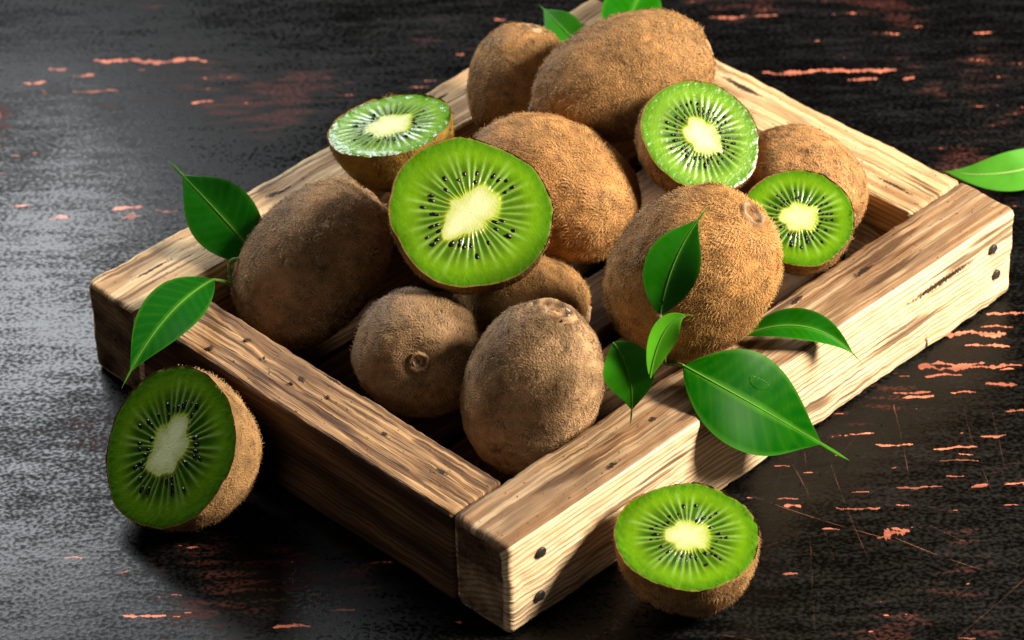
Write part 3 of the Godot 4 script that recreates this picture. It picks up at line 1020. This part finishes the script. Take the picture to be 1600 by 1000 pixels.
func _ready() -> void:
	rng.seed = 20240611
	noise.frequency = 0.02
	noise_b.frequency = 0.02
	noise.fractal_octaves = 3
	noise_b.fractal_octaves = 2
	# camera
	var cam := Camera3D.new()
	cam.name = "camera"
	cam.transform = Transform3D(Basis(Vector3(0.70945, -0.02915, 0.70415), Vector3(0.44083, 0.79790, -0.41112), Vector3(-0.54986, 0.60208, 0.57892)), Vector3(-0.63264, 0.83734, 0.67280))
	cam.near = 0.05
	cam.far = 20.0
	add_child(cam)
	var lens := CameraAttributesPhysical.new()
	lens.frustum_focal_length = 131.82
	lens.exposure_aperture = 16.0
	lens.frustum_focus_distance = 1.289
	lens.frustum_near = 0.05
	lens.frustum_far = 20.0
	cam.attributes = lens
	cam.fov = 10.4029
	cam.current = true
	# surroundings: a dark studio
	var e := Environment.new()
	e.background_mode = Environment.BG_COLOR
	e.background_color = lin(0.004, 0.0045, 0.005)
	e.tonemap_mode = Environment.TONE_MAPPER_LINEAR
	e.tonemap_exposure = 1.0
	e.sdfgi_enabled = true
	e.ssao_enabled = true
	e.ssil_enabled = true
	var we := WorldEnvironment.new()
	we.name = "world_environment"
	we.environment = e
	add_child(we)
	# studio lamps: a large soft one behind on the left, a smaller warm key on the right, plus an added fill
	var mid := Vector3(0.11, 0.03, -0.12)
	area_light("back_softbox", Vector3(0.19967, 0.38000, -0.67896), mid, Vector2(0.3, 0.24), Color(0.97, 0.985, 1.0), 0.5)
	area_light("key_softbox", Vector3(0.65861, 0.59000, 0.56538), mid, Vector2(0.26, 0.26), Color(1.0, 0.945, 0.86), 3.8)
	area_light("added_fill_light", Vector3(-0.79582, 0.63000, 0.10783), mid, Vector2(0.5, 0.5), Color(1.0, 0.97, 0.93), 0.12)  # added fill with no known source, brightens the left half kiwi

	build_materials()
	make_clumps()
	make_seed()
	build_table()
	build_crate()
	build_crumbs()

	kiwi("small whole kiwi at the back left of the pile, partly behind the largest whole kiwi", Vector3(0.19239, 0.05843, -0.18701), 0.03455, Vector3(0.61747, -0.26068, 0.74215), Vector3(0.44635, 0.89300, -0.05770), 0.01991, 0.02487, {})
	kiwi("large long whole kiwi lying on top at the back of the pile", Vector3(0.20580, 0.07500, -0.14056), 0.05005, Vector3(-0.17160, -0.75975, 0.62716), Vector3(0.81744, 0.24551, 0.52108), 0.02406, 0.03723, {"fuzz": 1.1})
	kiwi("reddish brown whole kiwi right behind the big central cut half", Vector3(0.15445, 0.05513, -0.12855), 0.02831, Vector3(0.88452, 0.45751, -0.09115), Vector3(0.26697, -0.33620, 0.90316), 0.02565, 0.03511, {"tint": Color(0.33, 0.165, 0.058), "hair": Color(0.60, 0.325, 0.115)})
	kiwi("dark shaggy whole kiwi at the left beside the upright leaf", Vector3(0.06760, 0.04155, -0.17421), 0.01132, Vector3(0.30441, -0.57377, 0.76034), Vector3(0.74278, 0.64271, 0.18762), 0.02540, 0.03607, {"tint": Color(0.25, 0.142, 0.068), "hair": Color(0.47, 0.30, 0.15), "egg": -0.05, "scar": 0.0035})
	kiwi("round whole kiwi low in the crate with its blossom end towards the viewer", Vector3(0.06229, 0.03440, -0.11004), 0.00855, Vector3(0.72008, -0.03852, 0.69282), Vector3(-0.57935, 0.51612, 0.63085), 0.02449, 0.02929, {"tint": Color(0.22, 0.13, 0.066), "hair": Color(0.37, 0.235, 0.12), "blossom": 0.0115, "fuzz": 0.7, "egg": 0})
	kiwi("egg shaped whole kiwi standing in the near corner of the crate, stem end up", Vector3(0.07022, 0.04186, -0.05696), 0.00863, Vector3(0.64783, -0.27321, 0.71111), Vector3(0.32890, 0.94230, 0.06241), 0.02485, 0.03423, {"tint": Color(0.31, 0.188, 0.098), "hair": Color(0.51, 0.325, 0.172), "scar": 0.0088, "flakes": 11, "fuzz": 0.8, "egg": -0.06})
	kiwi("whole kiwi mostly hidden under the big central cut half", Vector3(0.11492, 0.02912, -0.10616), 0.00848, Vector3(0.77305, 0.34552, -0.53199), Vector3(0.59083, -0.08691, 0.80210), 0.02063, 0.02557, {"tint": Color(0.30, 0.16, 0.06), "hair": Color(0.50, 0.29, 0.11)})
	kiwi("plump orange brown whole kiwi at the right behind the upright sprig leaf", Vector3(0.13240, 0.07153, -0.03550), 0.03885, Vector3(0.54053, -0.64684, 0.53797), Vector3(0.46002, 0.76262, 0.45474), 0.02869, 0.03528, {"tint": Color(0.34, 0.163, 0.054), "hair": Color(0.62, 0.34, 0.112), "fuzz": 1.2, "scar": 0.0066, "egg": -0.02})
	kiwi("whole kiwi at the far right behind the two smaller cut halves", Vector3(0.22707, 0.04795, -0.06532), 0.02475, Vector3(0.98250, 0.18196, 0.03974), Vector3(0.00335, -0.23062, 0.97304), 0.02304, 0.02665, {"tint": Color(0.38, 0.19, 0.075)})
	kiwi("half kiwi on the back left rail with its pale glaring cut face up", Vector3(0.12762, 0.06696, -0.19339), 0.04010, Vector3(0.70930, 0.17597, 0.68259), Vector3(-0.07425, 0.98160, -0.17590), 0.02443, 0.02695, {"core_long": 0.36, "core_short": 0.3, "core_at": -0.349, "tint": Color(0.20, 0.115, 0.02), "hair": Color(0.30, 0.19, 0.04), "fuzz": 0.45, "ragged": 2.0, "half": true})
	kiwi("biggest half kiwi facing the viewer on top of the pile with an oblong core", Vector3(0.09519, 0.08017, -0.11388), 0.04624, Vector3(0.73870, -0.09494, 0.66731), Vector3(-0.33208, 0.81028, 0.48289), 0.03009, 0.03582, {"core_long": 0.45, "core_short": 0.22, "core_at": -0.838, "rays": 38, "seeds": 0.42, "pits": 0.8, "half": true})
	kiwi("half kiwi facing the viewer just below the right end of the largest whole kiwi", Vector3(0.19556, 0.07578, -0.08943), 0.04850, Vector3(0.78251, -0.26390, 0.56394), Vector3(-0.14890, 0.80013, 0.58105), 0.02369, 0.02911, {"core_long": 0.31, "core_short": 0.26, "core_at": 1.047, "seeds": 1.0, "pits": 1.35, "rays": 36, "half": true})
	kiwi("smaller half kiwi leaning on the right inside of the crate behind the plump kiwi", Vector3(0.19263, 0.06441, -0.03663), 0.03958, Vector3(0.69763, 0.00045, 0.71646), Vector3(-0.35800, 0.86643, 0.34804), 0.02058, 0.02615, {"core_long": 0.32, "core_short": 0.28, "core_at": -0.349, "seeds": 0.9, "pits": 1.2, "rays": 32, "half": true})
	kiwi("half kiwi standing on the table left of the crate, its cut face turned left", Vector3(-0.03670, 0.03194, -0.13832), 0.00004, Vector3(0.33166, 0.46894, 0.81859), Vector3(-0.73808, 0.66941, -0.08443), 0.03128, 0.03268, {"core_long": 0.42, "core_short": 0.24, "core_at": -0.908, "rays": 36, "seeds": 0.6, "pits": 1.25, "core_c": Color(0.80, 0.84, 0.48), "fuzz": 0.5, "tint": Color(0.26, 0.145, 0.06), "hair": Color(0.42, 0.26, 0.11), "half": true})  # core colour lightened to make up for weak light on this cut face
	kiwi("half kiwi lying cut face up on the table in front of the crate", Vector3(0.05708, 0.03083, 0.03205), 0.00001, Vector3(0.70540, 0.00609, 0.70879), Vector3(-0.12590, 0.98514, 0.11684), 0.02497, 0.03105, {"core_long": 0.3, "core_short": 0.25, "core_at": -0.087, "seeds": 0.6, "rays": 36, "ragged": 2.0, "half": true})

	var sprig := thing("leafy_sprig", "sprig of five glossy green leaves lying over the right front rail", "sprig", Vector3(0.11162, 0.04450, -0.02898))
	leaf(sprig, Vector3(0.10666, 0.05300, -0.01600), Vector3(0.11523, 0.04525, 0.01605), Vector3(0.15866, -0.00220, 0.02200), 0.0186, Vector3(-0.07128, 0.54886, 0.83287), {"sd": 1, "fold": 0.10, "body": 0.82, "curl": 0.06}, sprig.position)
	droplet("clear water drop on the big lower leaf of the five leaf sprig", sprig.position, 40, 4, 0.0042, 0.0022)
	leaf(sprig, Vector3(0.14318, 0.04500, -0.01924), Vector3(0.16258, 0.05714, -0.00137), Vector3(0.17220, 0.03233, 0.01400), 0.0060, Vector3(-0.39220, 0.82524, 0.40641), {"sd": 3, "fold": 0.5, "body": 0.9, "col": Color(0.010, 0.105, 0.004)}, sprig.position)
	leaf(sprig, Vector3(0.09341, 0.08417, -0.01486), Vector3(0.10187, 0.10523, -0.01837), Vector3(0.12034, 0.11687, -0.01638), 0.0099, Vector3(-0.64902, 0.59974, 0.46806), {"sd": 5, "fold": 0.28, "body": 0.86, "col": Color(0.012, 0.115, 0.004)}, sprig.position)
	leaf(sprig, Vector3(0.08026, 0.06710, -0.00787), Vector3(0.09145, 0.08994, -0.01236), Vector3(0.09991, 0.08585, -0.00353), 0.0051, Vector3(-0.32282, 0.56831, 0.75684), {"sd": 7, "fold": 0.4, "body": 0.84, "col": Color(0.06, 0.25, 0.010)}, sprig.position)
	leaf(sprig, Vector3(0.07818, 0.07545, -0.02372), Vector3(0.07681, 0.07087, -0.00989), Vector3(0.07514, 0.04450, -0.01301), 0.0092, Vector3(-0.54986, 0.60208, 0.57892), {"sd": 9, "fold": 0.25, "body": 0.84, "col": Color(0.025, 0.17, 0.006)}, sprig.position)
	stalk(sprig, "twig", [Vector3(0.09309, 0.08419, -0.01518), Vector3(0.09147, 0.07661, -0.01057), Vector3(0.11162, 0.04450, -0.02898), Vector3(0.12413, 0.04500, -0.02198), Vector3(0.14318, 0.04500, -0.01924)], 0.001, 0.0006, Color(0.16, 0.10, 0.06), Color(0.16, 0.28, 0.06), sprig.position)
	stalk(sprig, "petiole", [Vector3(0.11162, 0.04450, -0.02898), Vector3(0.11206, 0.04625, -0.02520), Vector3(0.10666, 0.05300, -0.01600)], 0.0008, 0.0007, Color(0.16, 0.28, 0.06), Color(0.16, 0.28, 0.06), sprig.position)
	stalk(sprig, "petiole", [Vector3(0.08964, 0.07389, -0.00948), Vector3(0.08347, 0.06916, -0.00870), Vector3(0.08026, 0.06710, -0.00787)], 0.0006, 0.0005, Color(0.16, 0.28, 0.06), Color(0.16, 0.28, 0.06), sprig.position)
	var pair := thing("two_leaf_sprig", "sprig of two green leaves at the left corner of the crate", "sprig", Vector3(0.04078, 0.03600, -0.19213))
	leaf(pair, Vector3(0.03041, 0.04600, -0.18947), Vector3(-0.00385, 0.05800, -0.17826), Vector3(-0.03196, 0.03937, -0.17028), 0.0106, Vector3(-0.40404, 0.80981, 0.42539), {"sd": 2, "fold": 0.16, "body": 0.9, "col": Color(0.006, 0.068, 0.006)}, pair.position)
	leaf(pair, Vector3(0.05205, 0.04400, -0.18541), Vector3(0.04884, 0.06200, -0.21029), Vector3(0.05533, 0.06363, -0.24397), 0.0133, Vector3(-0.54986, 0.60208, 0.57892), {"sd": 4, "fold": 0.12, "body": 0.83, "col": Color(0.008, 0.105, 0.004)}, pair.position)
	stalk(pair, "petiole", [Vector3(0.03927, 0.03800, -0.18980), Vector3(0.03478, 0.04301, -0.18891), Vector3(0.03041, 0.04600, -0.18947)], 0.0008, 0.0006, Color(0.16, 0.28, 0.06), Color(0.16, 0.28, 0.06), pair.position)
	stalk(pair, "petiole", [Vector3(0.03927, 0.03800, -0.18980), Vector3(0.04078, 0.04235, -0.19288), Vector3(0.04316, 0.04740, -0.19241), Vector3(0.05205, 0.04400, -0.18541)], 0.0007, 0.0006, Color(0.16, 0.28, 0.06), Color(0.16, 0.28, 0.06), pair.position)
	var peeking := thing("green_leaf", "small green leaf sticking up between the two whole kiwis at the back", "leaf", Vector3(0.23735, 0.05000, -0.19421))
	leaf(peeking, Vector3(0.23735, 0.05000, -0.19421), Vector3(0.23432, 0.05800, -0.20289), Vector3(0.24112, 0.05800, -0.22422), 0.0072, Vector3(-0.54986, 0.60208, 0.57892), {"sd": 6, "fold": 0.2, "body": 0.9, "col": Color(0.025, 0.16, 0.008)}, peeking.position)
	var behind := thing("leaf_behind", "broad green leaf behind the largest whole kiwi, cut off by the top of the photo", "leaf", Vector3(0.25194, 0.04800, -0.18512))
	leaf(behind, Vector3(0.25194, 0.04800, -0.18512), Vector3(0.25978, 0.06000, -0.19246), Vector3(0.31512, 0.05000, -0.22082), 0.0125, Vector3(-0.54986, 0.60208, 0.57892), {"sd": 8, "fold": 0.15, "col": Color(0.010, 0.11, 0.004)}, behind.position)
	var table_leaf := thing("leaf_on_table", "pale green leaf lying on the table beyond the right end of the crate", "leaf", Vector3(0.37039, 0.01200, -0.03289))
	leaf(table_leaf, Vector3(0.37039, 0.01200, -0.03289), Vector3(0.32065, 0.01600, -0.03042), Vector3(0.31454, 0.01000, -0.06726), 0.0087, Vector3(-0.40404, 0.80981, 0.42539), {"sd": 10, "fold": 0.1, "body": 0.95, "col": Color(0.06, 0.24, 0.02), "rib": Color(0.4, 0.55, 0.2)}, table_leaf.position)
